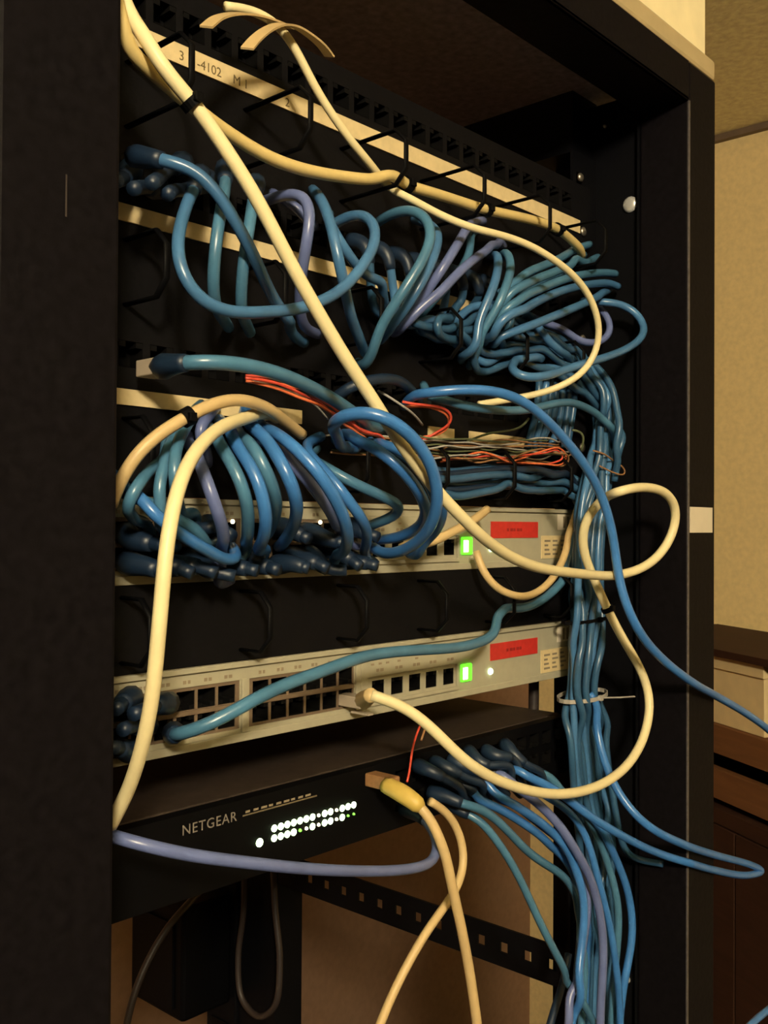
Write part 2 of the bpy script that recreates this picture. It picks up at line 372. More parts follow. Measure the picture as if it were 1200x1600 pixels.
def big_switch(z, label, lamps=()):
    s = root('network_switch', label, 'switch', -220, 110, z, 'cream rack switches')
    xs0 = -440.0; H = 43.6
    holes = []
    ports = []
    # 24 ports: four blocks of three columns, two rows; then single uplink ports
    cols = [-416.5, -403, -389.5, -376, -362.5, -349, -325, -311.5, -298, -284.5, -271, -257.5]
    for cx in cols:
        for (cz, fl) in ((26.5, True), (13.5, False)):
            holes.append((cx-5.9, cx+5.9, z+cz-5.0, z+cz+5.0)); ports.append((cx, z+cz, 11.8, 10.0, fl))
    for cx in (-229, -211, -193.5, -176.5, -158):
        holes.append((cx-5.8, cx+5.8, z+10.2, z+21)); ports.append((cx, z+15.6, 11.6, 10.8, False))
    pb = ((-424, -340.5), (-334, -250.5))
    MB().plate(xs0, 0, z, z+H, [(a_, b_, z+7, z+33.5) for a_, b_ in pb]+holes[24:], 0, 8).build('front_panel', 'cream', s)
    for i_, (a_, b_) in enumerate(pb):
        MB().plate(a_, b_, z+7, z+33.5, [h for h in holes[:24] if a_ < h[0] and h[1] < b_], 0.8, 8).build('port_block', 'portblk', s)
    MB().box(xs0+1, -1, 12, 230, z+0.5, z+H-0.5).build('chassis', 'cream2', s, bevel=0.6)
    for sx, e0, e1 in ((0, 0.2, 26), (0, -466, -440.2)):
        e = MB().box(e0, e1, 0.6, 2.6, z+1, z+H-1).build('rack_ear', 'inner', s)
        MB().lathe(((e0+e1)/2+6*(1 if e0 > -100 else -1), 0.6, z+H/2), (0, -1, 0), [(4, 0), (4, 1.2), (2.6, 2.4)], 12).build('screw', 'metal', e, smooth=True)
    for i_, (cx, cz, w_, h_, fl) in enumerate(ports): place_port(s, cx, 0.8 if i_ < 24 else 0.0, cz, w_, h_, fl)
    # raised bezels: lip on top, divider bars, bezel of the uplink block
    MB().box(xs0, -1, -2.2, 0, z+40.6, z+H).build('top_lip', 'cream', s, bevel=0.5)
    MB().box(xs0, -1, -1.4, 0, z, z+4.6).build('bottom_lip', 'cream', s, bevel=0.5)
    for x0 in (-340, -250.4): MB().box(x0, x0+4.2, -1.6, 0, z+5, z+34).build('divider', 'cream', s, bevel=0.4)
    MB().box(-424, -341, -0.2, 0.8, z+18.9, z+21.1).build('port_bar', 'portblk', s); MB().box(-333.5, -251, -0.2, 0.8, z+18.9, z+21.1).build('port_bar', 'portblk', s)
    fr = MB().plate(-246, -148, z+5.5, z+36, [(-240, -150, z+8, z+23.5)], -1.5, 0).build('uplink_bezel', 'cream', s, bevel=0.4)
    # port numbers: a row of small printed marks above the ports
    for i, cx in enumerate(cols):
        place_mesh('port_number', 'pn%d' % (i % 3), lambda i=i: MB().box(-2.4, -0.4, -0.12, 0.02, -0.9, 0.9).box(0.6, 2.2 + 0.3*(i % 3), -0.12, 0.02, -0.9, 0.9), 'grey_print', s, cx, 0, z+36.2)
    for cx in (-229, -211, -193.5, -176.5, -158):
        place_mesh('port_number', 'pu', lambda: MB().box(-3.5, -1.0, -0.12, 0.02, -0.9, 0.9).box(0.2, 3.2, -0.12, 0.02, -0.9, 0.9), 'grey_print', s, cx, -1.5, z+27.5)
    for cx in (-236, -229, -222, -211, -193.5): place_mesh('port_number', 'pv', lambda: MB().box(-1.4, 1.4, -0.12, 0.02, -0.6, 0.6), 'grey_print', s, cx, -1.5, z+31.5)
    for px_, py_ in lamps:
        q = P(px_, py_, 0); MB().lathe((q[0], 0.1, q[2]), (0, -1, 0), [(1.25, 0), (1.25, 0.7), (0.7, 1.2)], 10).build('port_led', 'led_amber', s, smooth=True)
    # lit status display and small lamp
    d = MB().box(-145.5, -134, -2.0, 0, z+10.2, z+22.5).build('status_display', 'led_green', s, bevel=0.8); d['o']['label'] = 'glowing green display'
    MB().box(-144.6, -139.6, -2.5, -1.9, z+12.0, z+20.2).build('lit_digit', 'led_core', d, bevel=0.8)
    MB().lathe((-110.5, 0.2, z+14), (0, -1, 0), [(2.3, 0), (2.3, 1.2), (1.4, 2.2)], 14).build('power_led', 'led', s, smooth=True)
    # red label and pale stickers
    rl = MB().box(-110.5, -50, -0.5, 0.02, z+21.5, z+33.5).build('red_label', 'red', s); rl['o']['label'] = 'red sticker label'
    for i in range(5): MB().box(-91+i*4.2, -88.4+i*4.2+(i % 2), -0.62, -0.48, z+26.4, z+28.6).build('label_print', 'redink', rl)
    st = MB().box(-22, -2, -0.5, 0.02, z+27.5, z+39.6).build('bar_sticker', 'sticker', s)
    for i in range(2): MB().box(-14.5+i*5.6, -11.5+i*5.6, -0.62, -0.48, z+29, z+38).build('label_print', 'grey_print', st)
    st = MB().box(-45, -4, -0.5, 0.02, z+5.5, z+23).build('model_sticker', 'strip', s)
    for i in range(4):
        for j in range(3): MB().box(-41+j*11.5, -32.8+j*11.5-(i+j) % 3*1.6, -0.62, -0.48, z+8+i*3.4, z+9.5+i*3.4).build('label_print', 'grey_print', st)
    return s
big_switch(88, 'cream rack switch half hidden by blue cable loops, green display lit', ((227,817),(330,815),(363,815),(440,815),(500,816)))
big_switch(0, 'cream rack switch with open empty ports and grey-blue cable across it')

def patch_panel(z, label, strips, zs, nports=24, jack_z=26, holes_off=()):
    s = root('patch_panel', label, 'patch panel', -220, 30, z, 'black patch panels')
    holes = []; pos = []
    for i in range(nports):
        cx = -430 + i*(420.0/(nports-1)); holes.append((cx-7, cx+7, z+jack_z-6.5, z+jack_z+6.5)); pos.append(cx)
    MB().plate(-466, 26, z, z+44, holes, 0, 2.5).build('face_plate', 'black', s)
    MB().box(-440, 0, 13, 45, z+4, z+40).build('circuit_housing', 'plastic', s)
    for cx in pos: place_port(s, cx, -0.4, z+jack_z, 14, 13)
    for (x0, x1) in strips:
        MB().box(x0, x1, -1.2, 0.02, zs[0], zs[1]).build('label_strip', 'strip', s)
    for x in (14, -454): MB().lathe((x, 0, z+6.3), (0, -1, 0), [(3.8, 0), (3.8, 1.3), (2.2, 2.4)], 12).build('screw', 'metal', s, smooth=True)
    return s
pp1 = patch_panel(352, 'topmost black patch panel with one long cream label strip', [(-440, 8.5)], (355.5, 366))
for (x, z, t_, sz) in ((-385.5, 357.8, '3', 7), (-374, 357.6, '-4102', 7), (-350, 357.4, 'M 1', 7), (-312, 357.2, '2', 7)):
    text('strip_writing', t_, x, -1.2, z, sz, 'ink', pp1)
pp2 = patch_panel(264, 'black patch panel behind the upper blue cable loops, strip cut by cables', [(-440, -85)], (267, 275.5))
pp3 = patch_panel(176, 'black patch panel with short cream strip pieces and loose coloured wires', [(-440, -297), (-182, -154.5), (-137, -59)], (176.6, 184.5))

OBST = []
RINGX = [-415+75*k for k in range(6)]
def manager(z, label, depth=52):
    s = root('cable_manager', label, 'cable manager', -220, 0, z, 'black horizontal cable managers')
    MB().box(-466, 26, 0, 2, z, z+44).build('back_plate', 'black', s)
    for x in RINGX:
        pts = [(x, 0, z+38), (x, -depth+8, z+38), (x, -depth, z+30), (x, -depth, z+14), (x, -depth+8, z+6), (x, 0, z+6)]
        OBST.append(np.vstack([np.linspace(a_, b_, max(2, int(np.linalg.norm(np.subtract(b_, a_))/3)), endpoint=False) for a_, b_ in zip(np.array(pts[:-1], float), np.array(pts[1:], float))]))
        MB().tube(pts, 1.9, 8, flat=0.55).build('ring', 'plastic', s, smooth=True)
    for x in (14, -454): MB().lathe((x, 0, z+6.3), (0, -1, 0), [(3.8, 0), (3.8, 1.3), (2.2, 2.4)], 12).build('screw', 'metal', s, smooth=True)
    return s
manager(308, 'black ring cable manager right under the topmost patch panel')
manager(220, 'black ring cable manager behind the diagonal cream cable, mid rack', 34)
manager(132, 'black ring cable manager just above the upper cream switch', 24)
manager(44, 'empty black ring cable manager between the two cream switches', 24)

# black desktop switch at the bottom
ns = root('network_switch', 'slim black network switch with rows of lit green port lamps', 'switch', -220, 90, -76)
NPX = [-206+i*17.0 for i in range(12)]
holes = []
for x in NPX:
    for zz in (-44.5, -60): holes.append((x-6.2, x+6.2, zz-5.2, zz+5.2))
MB().plate(-442, 2, -76, -32, holes, 0, 8).build('front_panel', 'plastic', ns)
MB().box(-441, 1, 12, 205, -75.5, -32.4).build('chassis', 'netcase', ns, bevel=0.8)
for x in NPX:
    for zz, fl in ((-44.5, True), (-60, False)): place_port(ns, x, 0, zz, 12.4, 10.4, fl)
for e0, e1 in ((2.2, 26), (-466, -442.2)): MB().box(e0, e1, 0.6, 2.6, -75, -33).build('rack_ear', 'inner', ns)
tx = text('lettering', 'NETGEAR', -378.5, 0.02, -42.6, 7.6, 'wht', ns, spacing=1.13); tx['o']['label'] = 'pale brand lettering'
MB().box(-338, -282, -0.25, 0.05, -41.3, -40.5).build('printed_line', 'metal', ns)
for i in range(9): MB().box(-336+i*5.6, -333+i*5.6+(i % 3)*0.6, -0.2, 0.05, -39.8, -38.6).build('printed_text', 'grey_print', ns)
def led(x, z, r, mt):
    MB().lathe((x, 0.2, z), (0, -1, 0), [(r, 0), (r, 0.8), (r*0.6, 1.5)], 12).build('status_led', mt, ns, smooth=True)
led(-326, -58.2, 2.4, 'led')
for i, st in enumerate('1111111o11o111'):
    led(-315.2+i*4.95, -52.7, 2.0 if st == '1' else 1.0, 'led' if st == '1' else 'led_amber')
for i, st in enumerate('1111.o1o11o1'):
    led(-315.2+i*4.95, -58.2, 2.0 if st == '1' else 1.0, {'1': 'led', 'o': 'led_amber', '.': 'led_dim'}[st])
for i in range(2): led(-315.2+(12+i)*4.95, -58.2, 0.8, 'led_dim')

# rear: power strip on the rear post, power adapter, cords
pd = root('power_strip', 'black vertical power strip on the rear post, under the black switch', 'power strip', 26, 450, -900)
MB().box(4, 50, 420.2, 470, -900, 200).build('housing', 'inner', pd, bevel=2)
for k in range(14): MB().box(2.4, 4.2, 430, 460, -880+k*70, -845+k*70).build('socket', 'plastic', pd, bevel=1)
def on_x(px, py, x): return PX(px, py, x)
a0 = PX(283, 1480, 0); a1 = PX(385, 1462, 0)
ad = root('power_adapter', 'black boxy power adapter on the rear power strip', 'power adapter', -30, 500, -420)
MB().box(-62, 2.2, 425, 520, -400, -282).build('body', 'plastic', ad, bevel=4)
MB().box(-64.5, -62, 440, 505, -390, -300).build('rating_plate', 'inner', ad)

# ================================================================== bookcase in the right background
ang = math.atan2(0.52, 0.85)
ux = np.array([math.sin(ang), math.cos(ang), 0]); nx = np.array([math.cos(ang), -math.sin(ang), 0])   # along the face, and away from the viewer
bc0 = CAM + ray(1150, 1010)*1600.0
bk = root('bookcase', 'dark brown wooden bookcase behind the right post of the rack', 'bookcase', bc0[0], bc0[1], ZF)
def bk_box(name, u0, u1, d0, d1, z0, z1, mt, parent=bk):
    b = MB().box(0, 1, 0, 1, 0, 1); b.v = []
    for z in (z0, z1):
        for (u, d) in ((u0, d0), (u1, d0), (u1, d1), (u0, d1)):
            q = bc0 + ux*u + nx*d; b.v.append((q[0], q[1], z))
    b.f = [(0,1,2,3),(7,6,5,4),(4,5,1,0),(5,6,2,1),(6,7,3,2),(7,4,0,3)]
    return b.build(name, mt, parent, bevel=1)
def zrow(py): return (CAM + ray(1150, py)*1600.0)[2]
U0, U1 = -420, 420
zt = zrow(1020)
bk_box('top_board', U0, U1, -4, 260, zt-12, zt, 'wood')
bk_box('back_panel', U0, U1, 250, 258, ZF, zt-12, 'wood')
bk_box('shelf', U0, U1, 0, 250, zrow(1188), zrow(1142), 'wood2')
bk_box('shelf', U0, U1, 0, 250, zrow(1300), zrow(1275), 'wood')
bk_box('drawer_front', U0+18, U1-18, 4, 20, zrow(1262), zrow(1214), 'wood2')
bk_box('side_panel', U0, U0+18, 0, 250, ZF, zt-12, 'wood'); bk_box('side_panel', U1-18, U1, 0, 250, ZF, zt-12, 'wood')
um = (U0+U1)/2
for a_, b_ in ((U0+20, um-2), (um+2, U1-20)):
    d_ = bk_box('door', a_, b_, -2, 16, ZF+80, zrow(1302), 'wood')
st_ = MB(); fb = None
fo = root('file_box', 'cream file box in the top compartment of the bookcase', 'box', bc0[0], bc0[1], zrow(1142)+0.3)
uu = np.linspace(-200, 100, 301); UR = uu[int(np.argmin(np.abs(to_px(np.array([bc0+ux*u_+nx*10 for u_ in uu]))[:, 0]-1194)))]
bk_box('body', UR, 390, 10, 200, zrow(1142)+0.3, zt-20, 'cardc', fo)
bk_box('lid', UR-3, 393, 6, 204, zt-34, zt-13, 'cardc', fo)

# ================================================================== cables
CNT = {}
def interp_y(ys, n):
    xs = np.linspace(0, 1, len(ys)); return np.interp(np.linspace(0, 1, n), xs, ys)
def cable_points(pts, ys, r):
    out = []
    yy = interp_y(ys, len(pts))
    for (px, py), y in zip(pts, yy):
        q = P(px, py, y); k = 0
        while q[0] > XI - r - 1.5 and y > YFR-1-r and k < 200:     # stay clear of the right side wall and post
            y -= 1.0; q = P(px, py, y); k += 1
        if q[0] > XI - r - 1.5: q = P(px, py, YFR-2-r)
        out.append(q)
    return out
SPECS = []
TUCK = ('blue cables looping out of the upper patch panel', 'blue cables fanning out to the right rail', 'blue cables looping into the upper cream switch', 'blue cables between the patch panels')
def cable(label, pts, ys, r=3.0, mt='blue', group=None, name='patch_cable', cat='cable', boot=None, sides=10, plug=False, key=None, pts2=None, ys2=None, extra=None, raw=None, lead=()):
    """pts in photo pixels, ys depths along it (mm); built after all cables have been moved clear of each other"""
    C = cable_points(pts, ys, r) if raw is None else [np.array(q, float) for q in raw]
    if pts2: C = C + cable_points(pts2, ys2, r)
    C = [np.array(q, float) for q in lead] + C
    if group in TUCK:                                  # ends run on until they meet the panel behind
        (a, b), y_ = to_px(np.array([C[-2], C[-1]])), -r-1.2
        e = P(*(b + (b-a)*0.45), y_)
        if C[-1][1] > -34 and e[0] < XI-r-2: C.append(e)
        if boot is None:
            (a, b) = to_px(np.array([C[1], C[0]])); e = P(*(b + (b-a)*0.4), y_)
            if C[0][1] > -34 and e[0] < XI-r-2: C.insert(0, e)
    SPECS.append(dict(label=label, S=spline(C), r=r, mt=mt, group=group, name=name, cat=cat, boot=boot, sides=sides, plug=plug, key=key, extra=extra))
def radii(c):
    S, r = c['S'], c['r']; d = np.cumsum(np.r_[0, np.linalg.norm(np.diff(S, axis=0), axis=1)]); R1 = np.full(len(S), r)
    if c.get('boot'): R1 = np.where(d < 27, np.interp(d, [0, 6, 14, 24], [r*1.75, r*1.8, r*1.5, r*1.18]), R1)
    if c.get('key') == 'mustard': R1 = np.where(d < 50, 5.8, R1)
    return R1
def relax():
    """move touching cables apart (first in depth, then sideways), so that none runs through another"""
    RR = [dict(S=q, r=1.9) for q in OBST]                # the rings of the cable managers stand still
    n = [len(c['S']) for c in SPECS+RR]; off = np.r_[0, np.cumsum(n)]; spans = list(zip(off[:-1], off[1:]))
    X = np.vstack([c['S'] for c in SPECS+RR]); cid = np.repeat(np.arange(len(n)), n); base = np.repeat([c['r'] for c in SPECS+RR], n); rad = np.concatenate([radii(c) for c in SPECS+RR])
    fixed = cid >= len(SPECS); X0 = X.copy(); N = len(X); gone = -base - 1.2
    # sparse smoothing along each cable: index of the neighbours
    prv = np.arange(N)-1; nxt = np.arange(N)+1; prv[off[:-1]] = off[:-1]; nxt[off[1:]-1] = off[1:]-1
    def smooth(v, k):
        for _ in range(k): v = 0.5*v + 0.25*(v[prv] + v[nxt])
        return v
    def clamp(X):
        X[:, 1] = np.minimum(X[:, 1], gone)
        over = (X[:, 0] > XI-rad-1.5) & (X[:, 1] > YFR-1.5-rad)
        deep = over & (X[:, 1] > YFR+12); X[deep, 0] = (XI-rad-1.5)[deep]
        edge = over & ~deep; X[edge, 1] = (YFR-1.6-rad)[edge]
        X[fixed] = X0[fixed]
        return X
    def pairs(X, cs):
        cell = np.floor((X - X.min(0))/cs).astype(np.int64) + 1
        key = (cell[:, 0]*4096 + cell[:, 1])*4096 + cell[:, 2]
        order = np.argsort(key, kind='stable'); ks = key[order]; I, J = [], []
        for dx in (-1, 0, 1):
            for dy in (-1, 0, 1):
                for dz in (-1, 0, 1):
                    nk = key + (dx*4096+dy)*4096 + dz
                    lo = np.searchsorted(ks, nk, 'left'); c = np.searchsorted(ks, nk, 'right')-lo
                    src = np.repeat(np.arange(N), c)
                    pos = np.arange(c.sum()) - np.repeat(np.r_[0, np.cumsum(c)[:-1]], c) + np.repeat(lo, c)
                    dst = order[pos]; k = (cid[src] < cid[dst]) & ~fixed[src]; I.append(src[k]); J.append(dst[k])
        return np.concatenate(I), np.concatenate(J)
    X = clamp(X)
    for it in range(300):
        if it % 15 == 0:
            I, J = pairs(X, 14.0); need = rad[I]+rad[J]+1.15
        v = X[J]-X[I]; dist = np.linalg.norm(v, axis=1)+1e-6; g = need-dist; k = g > 0
        if not k.any(): break
        i, j, gg = I[k], J[k], g[k]
        D = np.zeros((N, 3)); cnt = np.zeros(N)
        if it < 40:                                    # along the line of sight
            u = X[i]-CAM; u /= np.linalg.norm(u, axis=1)[:, None]
            s_ = np.sign((v[k]*u).sum(1)+1e-4); push = u*(s_*gg*0.5)[:, None]
        else: push = v[k]/dist[k][:, None]*(gg*0.5)[:, None]
        np.add.at(D, j, push); np.add.at(D, i, -push); np.add.at(cnt, i, 1); np.add.at(cnt, j, 1)
        D /= np.maximum(cnt, 1)[:, None]
        X = clamp(X + smooth(D, 3)*1.9)
        if it % 10 == 9 and it < 220:
            E_ = np.r_[off[:-1], off[1:]-1]; keep = X[E_].copy(); X = smooth(X, 1); X[E_] = keep; X = clamp(X)
    for c, (a, b) in zip(SPECS, spans): c['S'] = X[a:b]
def build_cables():
    for c in SPECS:
        S, r = c['S'], c['r']
        if c['boot'] is None and c['extra'] is None:
            tag(MB().tube(S, r, c['sides']).build(c['name'], c['mt'], smooth=True), c['label'], c['cat'], c['group']); continue
        t = root(c['name'], c['label'], c['cat'], *S[0], c['group'])
        MB().tube(S, r, c['sides']).build('jacket', c['mt'], t, smooth=True)
        if c['boot']:
            d = np.cumsum(np.r_[0, np.linalg.norm(np.diff(S, axis=0), axis=1)]); k = max(3, int(np.searchsorted(d, 24)))
            MB().tube(S[:k], np.interp(d[:k], [0, 6, 14, 24], [r*1.75, r*1.8, r*1.5, r*1.18]), 10).build('boot', c['boot'], t, smooth=True)
        if c['plug']:
            q = S[0]; MB().box(q[0]-5.6, q[0]+5.6, q[1]-2, q[1]+13, q[2]-4, q[2]+4).build('plug', 'clear', t, bevel=0.6)
        if c['extra']: c['extra'](t, S)
ORD = ('first', 'second', 'third', 'fourth', 'fifth', 'sixth', 'seventh', 'eighth', 'ninth')
G1 = 'cream cables strung across the rack'
# --- the long cream cable: top left, across, loop at right, down into the lower switch
Y1 = [(188,-14),(196,20),(214,58),(244,98),(282,138),(303,158),(340,215),(376,268),(410,326),(440,385),(475,450),(510,510),(546,570),(584,626),(620,684),(660,740),(705,792),(727,813),(746,833),(764,848),(792,867),(819,880),(850,889),(885,894),(922,898),(965,899),(1008,886),(1038,860),(1056,822),(1057,790),(1040,769),(1005,761),(967,768)]
q_in = [(938,783),(916,806),(908,838),(914,872),(930,908),(949,952),(974,1000),(1001,1045),(1016,1092),(1008,1148),(984,1192),(940,1226),(880,1241),(820,1234),(762,1212),(716,1180),(680,1142),(645,1112),(610,1094),(580,1086)]
def y1_plug(t, S):
    e, k = S[-1], S[-5]; e2 = np.array([-257.5, -14, 13.5]); c = spline([e, (e+e2)/2, e2])
    MB().tube(c, np.linspace(4.2, 5.6, len(c)), 10).build('boot', 'tan', t, smooth=True)
    MB().box(e2[0]-5.2, e2[0]+5.2, -16, 4, e2[2]-4.4, e2[2]+2.4).build('plug', 'clear', t, bevel=0.6)
    MB().box(e2[0]-2.2, e2[0]+2.2, -20, -6, e2[2]-8.2, e2[2]-7).build('latch', 'clear', t)
cable('long cream cable running diagonally across the rack into the lower cream switch', Y1, (-60,-72,-82,-88,-92,-98,-88,-70,-88,-88), 3.3, 'white', G1, sides=12,
      pts2=q_in, ys2=(-60,-46,-46,-60,-70,-72,-72,-68,-50,-34), key='Y1', extra=y1_plug)
# --- second cream cable under it, along the managers to the right
cable('cream cable branching right from the tie, under the topmost label strip',
      [(180,-6),(190,30),(205,66),(232,104),(268,140),(294,160),(330,190),(372,218),(420,247),(480,267),(540,277),(600,284),(650,294),(700,309),(760,328),(820,341),(868,356),(897,380),(910,402)],
      (-62,-66,-58,-50,-46,-40,-34,-28,-18), 3.3, 'yellow', G1, key='Y2')
# --- thin white cable with the curled straps
cable('thin white cable curving down right past the upper blue loops',
      [(352,10),(378,11),(405,16),(432,32),(455,58),(472,98),(497,146),(528,193),(562,238),(600,277),(631,302),(646,313),(660,321),(680,333),(700,343),(720,350),(742,358),(787,368),(832,385),(869,408),(901,435),(923,464),(936,499),(939,522),(932,553),(916,579),(891,597),(859,611),(819,620),(748,632)],
      (-30,-34,-36,-40,-46,-60,-74,-74,-60,-24), 2.35, 'white', G1)
def strap(label, pts, ys, wdt, thick=1.0):
    S = spline([P(px, py, y) for (px, py), y in zip(pts, interp_y(ys, len(pts)))], 2.0)
    T = np.gradient(S, axis=0); T /= np.linalg.norm(T, axis=1)[:, None]
    b = MB()
    for i, q in enumerate(S):
        side = np.cross(T[i], [0.25, 0.35, -0.9]); side /= np.linalg.norm(side); nn = np.cross(side, T[i])
        for (a, c) in ((-1,-1),(1,-1),(1,1),(-1,1)): b.v.append(tuple(q + side*a*wdt/2 + nn*c*thick/2))
    for i in range(len(S)-1):
        for k in range(4):
            l = (k+1) % 4; b.f.append((i*4+k, i*4+l, (i+1)*4+l, (i+1)*4+k))
    b.f.append((3,2,1,0)); n = (len(S)-1)*4; b.f.append((n,n+1,n+2,n+3))
    return tag(b.build('cable_strap', 'tan', smooth=False), label, 'strap', 'curled straps at the top')
strap('curled cream strap at the top, the left of two', [(322,42),(340,28),(362,22),(388,22),(412,27),(436,36),(452,44)], (-52,-42,-34), 6.5)
strap('curled cream strap at the top with its end drooping right', [(386,76),(400,60),(418,46),(440,38),(462,42),(486,57),(503,72),(515,88)], (-56,-44,-34), 6.5)
# --- yellow cables at the left, in front of the lower patch panel
cable('tan cable arching over the left end of the lowest label strip, tied black',
      [(176,790),(183,757),(192,734),(217,700),(247,676),(285,655),(303,647),(324,632),(358,622),(387,624),(409,635),(443,656),(472,679)],
      (-36,-46,-52,-56,-56,-50,-34), 3.0, 'tan', G1, key='A')
cable('thick cream cable hanging down the left side beside the post',
      [(432,653),(415,650),(387,653),(358,661),(330,677),(307,701),(290,728),(279,756),(271,786),(265,815),(260,848),(257,880),(251,955),(244,1030),(239,1088),(230,1138),(218,1182),(207,1220),(193,1252),(172,1290)],
      (-20,-46,-68,-80,-88,-92,-92,-88,-78,-64,-46), 3.15, 'white', G1)
cable('short tan cable stub crossing above the green display of the upper switch',
      [(761,796),(748,808),(722,824),(690,839),(655,853),(630,862)], (-22,-26,-24,-8), 3.0, 'tan', G1)
cable('thin tan cable looping below the upper switch beside its red label',
      [(744,862),(748,884),(764,910),(792,929),(822,934),(850,919),(872,892),(887,856),(897,818),(903,792)], (-12,-22,-30,-26,-16), 2.7, 'tan', G1)
# --- yellow boot and pair of cables at the bottom
def mustard(t, S):
    q = P(600, 1222, -12)
    MB().box(q[0]-4, q[0]+6, -20, 4, q[2]-4, q[2]+4).build('plug', 'brownw', t, bevel=0.8)
    k = max(4, int(np.argmin(np.abs(to_px(S)[:, 0]-664)))); c = S[:k]
    MB().tube(c, np.interp(np.linspace(0, 1, len(c)), [0, .5, .9, 1], [5.2, 5.8, 5.2, 3.4]), 10).build('boot', 'boot', t, smooth=True)
cable('mustard-booted tan cable hanging straight down under the black switch',
      [(604,1227),(620,1235),(640,1245),(662,1260),(680,1290),(693,1326),(702,1366),(711,1405),(722,1455),(734,1520),(744,1590),(750,1640)], (-16,-40,-52,-56,-56,-56), 3.1, 'tan', G1, key='mustard', extra=mustard)
cable('tan cable crossing behind the mustard-booted one and running down left',
      [(672,1252),(692,1263),(712,1285),(724,1316),(727,1350),(716,1386),(692,1420),(666,1456),(636,1508),(611,1558),(592,1604),(580,1640)], (-26,-30,-36,-40,-36,-40), 2.7, 'tan', G1)

# --- upper blue loops out of the middle patch panel
GU = 'blue cables looping out of the upper patch panel'
def B(label, pts, ys, mt='upper', r=3.0, boot=None, group=GU, plug=False): return cable(label, pts, ys, r, mt, group, boot=boot, plug=plug)
B('blue cable from a dark plug at far left, sloping behind the cream cable',
  [(206,262),(240,260),(286,251),(310,260),(335,291),(360,332),(385,376),(405,421),(425,462),(440,492),(456,520)], (-22,-44,-56,-60,-52,-36,-18), 'upper', 3.1, 'navy')
B('large blue loop sweeping low, ending in a round curl right of the cream cable',
  [(306,276),(298,302),(286,336),(277,370),(275,400),(281,432),(296,460),(322,480),(362,490),(420,487),(470,483),(504,472),(535,455),(557,430),(577,400),(590,370),(587,347),(572,332),(550,329),(528,337),(510,350)],
  (-22,-46,-58,-62,-62,-62,-66,-66,-56,-36,-20), 'upper', 3.0, 'navy')
B('greenish blue cable dropping straight down, second from the left post', [(352,262),(351,300),(342,342),(336,392),(331,440),(334,474),(350,500)], (-18,-46,-54,-50,-44,-22), 'teal', 3.0, 'navy')
B('greenish blue cable dropping beside the diagonal cream cable on its left', [(400,285),(395,315),(390,350),(383,395),(377,445),(375,482),(386,508)], (-18,-42,-50,-46,-40,-20), 'teal', 3.0, 'navy')
B('violet blue arch just right of the diagonal cream cable', [(420,312),(438,306),(460,300),(480,298),(490,317),(483,353),(477,390),(470,436),(466,478),(474,512)], (-14,-34,-48,-54,-50,-34,-18), 'violet')
B('short grey-blue arc meeting the violet arch near the cream cable', [(424,306),(442,309),(460,317),(476,329),(484,348)], (-10,-28,-34,-30), 'violet', 2.8)
B('bright blue cable falling steeply under the round curl', [(492,300),(500,308),(514,337),(523,378),(532,420),(540,455),(547,492),(557,518),(572,545)], (-24,-40,-54,-58,-50,-38,-22), 'upper', 3.1)
B('blue cable crossing behind the curl to its lower right', [(514,345),(523,367),(541,394),(558,416),(576,440),(600,470)], (-32,-40,-40,-34,-22), 'upper', 2.9)
B('teal blue hoop right of the round curl, longest in that row', [(592,346),(612,331),(640,325),(662,332),(677,350),(676,372),(662,405),(640,440),(620,470),(597,505),(580,532),(566,556)], (-14,-36,-54,-62,-62,-54,-38,-20), 'teal', 3.1)
B('blue cable tucked under the teal hoop on its right', [(655,345),(676,352),(687,367),(678,400),(660,440),(642,470),(625,495),(604,520)], (-14,-36,-46,-48,-40,-22), 'upper', 3.0)
B('violet cable sticking up highest right of the teal hoop', [(742,350),(732,352),(718,377),(698,409),(682,437),(664,466),(640,495)], (-12,-36,-46,-46,-34,-20), 'violet', 3.0)
B('violet cable lying flatter just right of the highest violet one', [(780,386),(765,390),(740,405),(710,432),(680,460),(655,482),(628,508)], (-12,-34,-44,-44,-32,-20), 'violet', 3.0)
B('thin dark blue strand between the two violet cables', [(735,365),(735,392),(725,415),(705,440),(680,468),(650,500)], (-10,-22,-26,-24,-14), 'teal', 2.8)
B('blue cable of a hanging pair, left one', [(766,396),(774,391),(780,412),(774,442),(758,478),(740,515),(728,548)], (-16,-34,-42,-42,-36,-20), 'upper', 3.0)
B('grey-blue cable of a hanging pair, right one', [(782,398),(791,391),(801,412),(793,447),(777,482),(762,511),(746,545)], (-16,-34,-44,-44,-38,-22), 'teal', 3.0)
# fan towards the right rail
GF = 'blue cables fanning out to the right rail'
def Fn(label, pts, ys, mt='teal', r=3.0): return cable(label, pts, ys, r, mt, GF)
Fn('topmost cable of the blue fan beside the right rail', [(905,388),(890,395),(862,411),(833,426),(806,440),(780,460)], (-6,-24,-40,-44,-34))
Fn('second cable of the blue fan from the top', [(934,402),(920,408),(890,417),(858,426),(828,441),(796,468),(775,492)], (-6,-22,-36,-44,-46,-34))
Fn('third cable of the blue fan, curving level to the right', [(962,428),(948,426),(905,430),(868,441),(832,456),(796,476),(770,505)], (-14,-26,-38,-46,-46,-34))
Fn('fourth cable of the blue fan, ending blunt at the right', [(966,448),(953,443),(916,445),(876,455),(834,470),(800,487),(778,502),(758,524)], (-14,-28,-40,-48,-46,-32), 'upper')
Fn('lowest cable of the blue fan, straight and bright', [(952,452),(940,460),(913,474),(873,491),(834,507),(804,518),(770,528)], (-12,-28,-42,-46,-42,-28), 'upper')
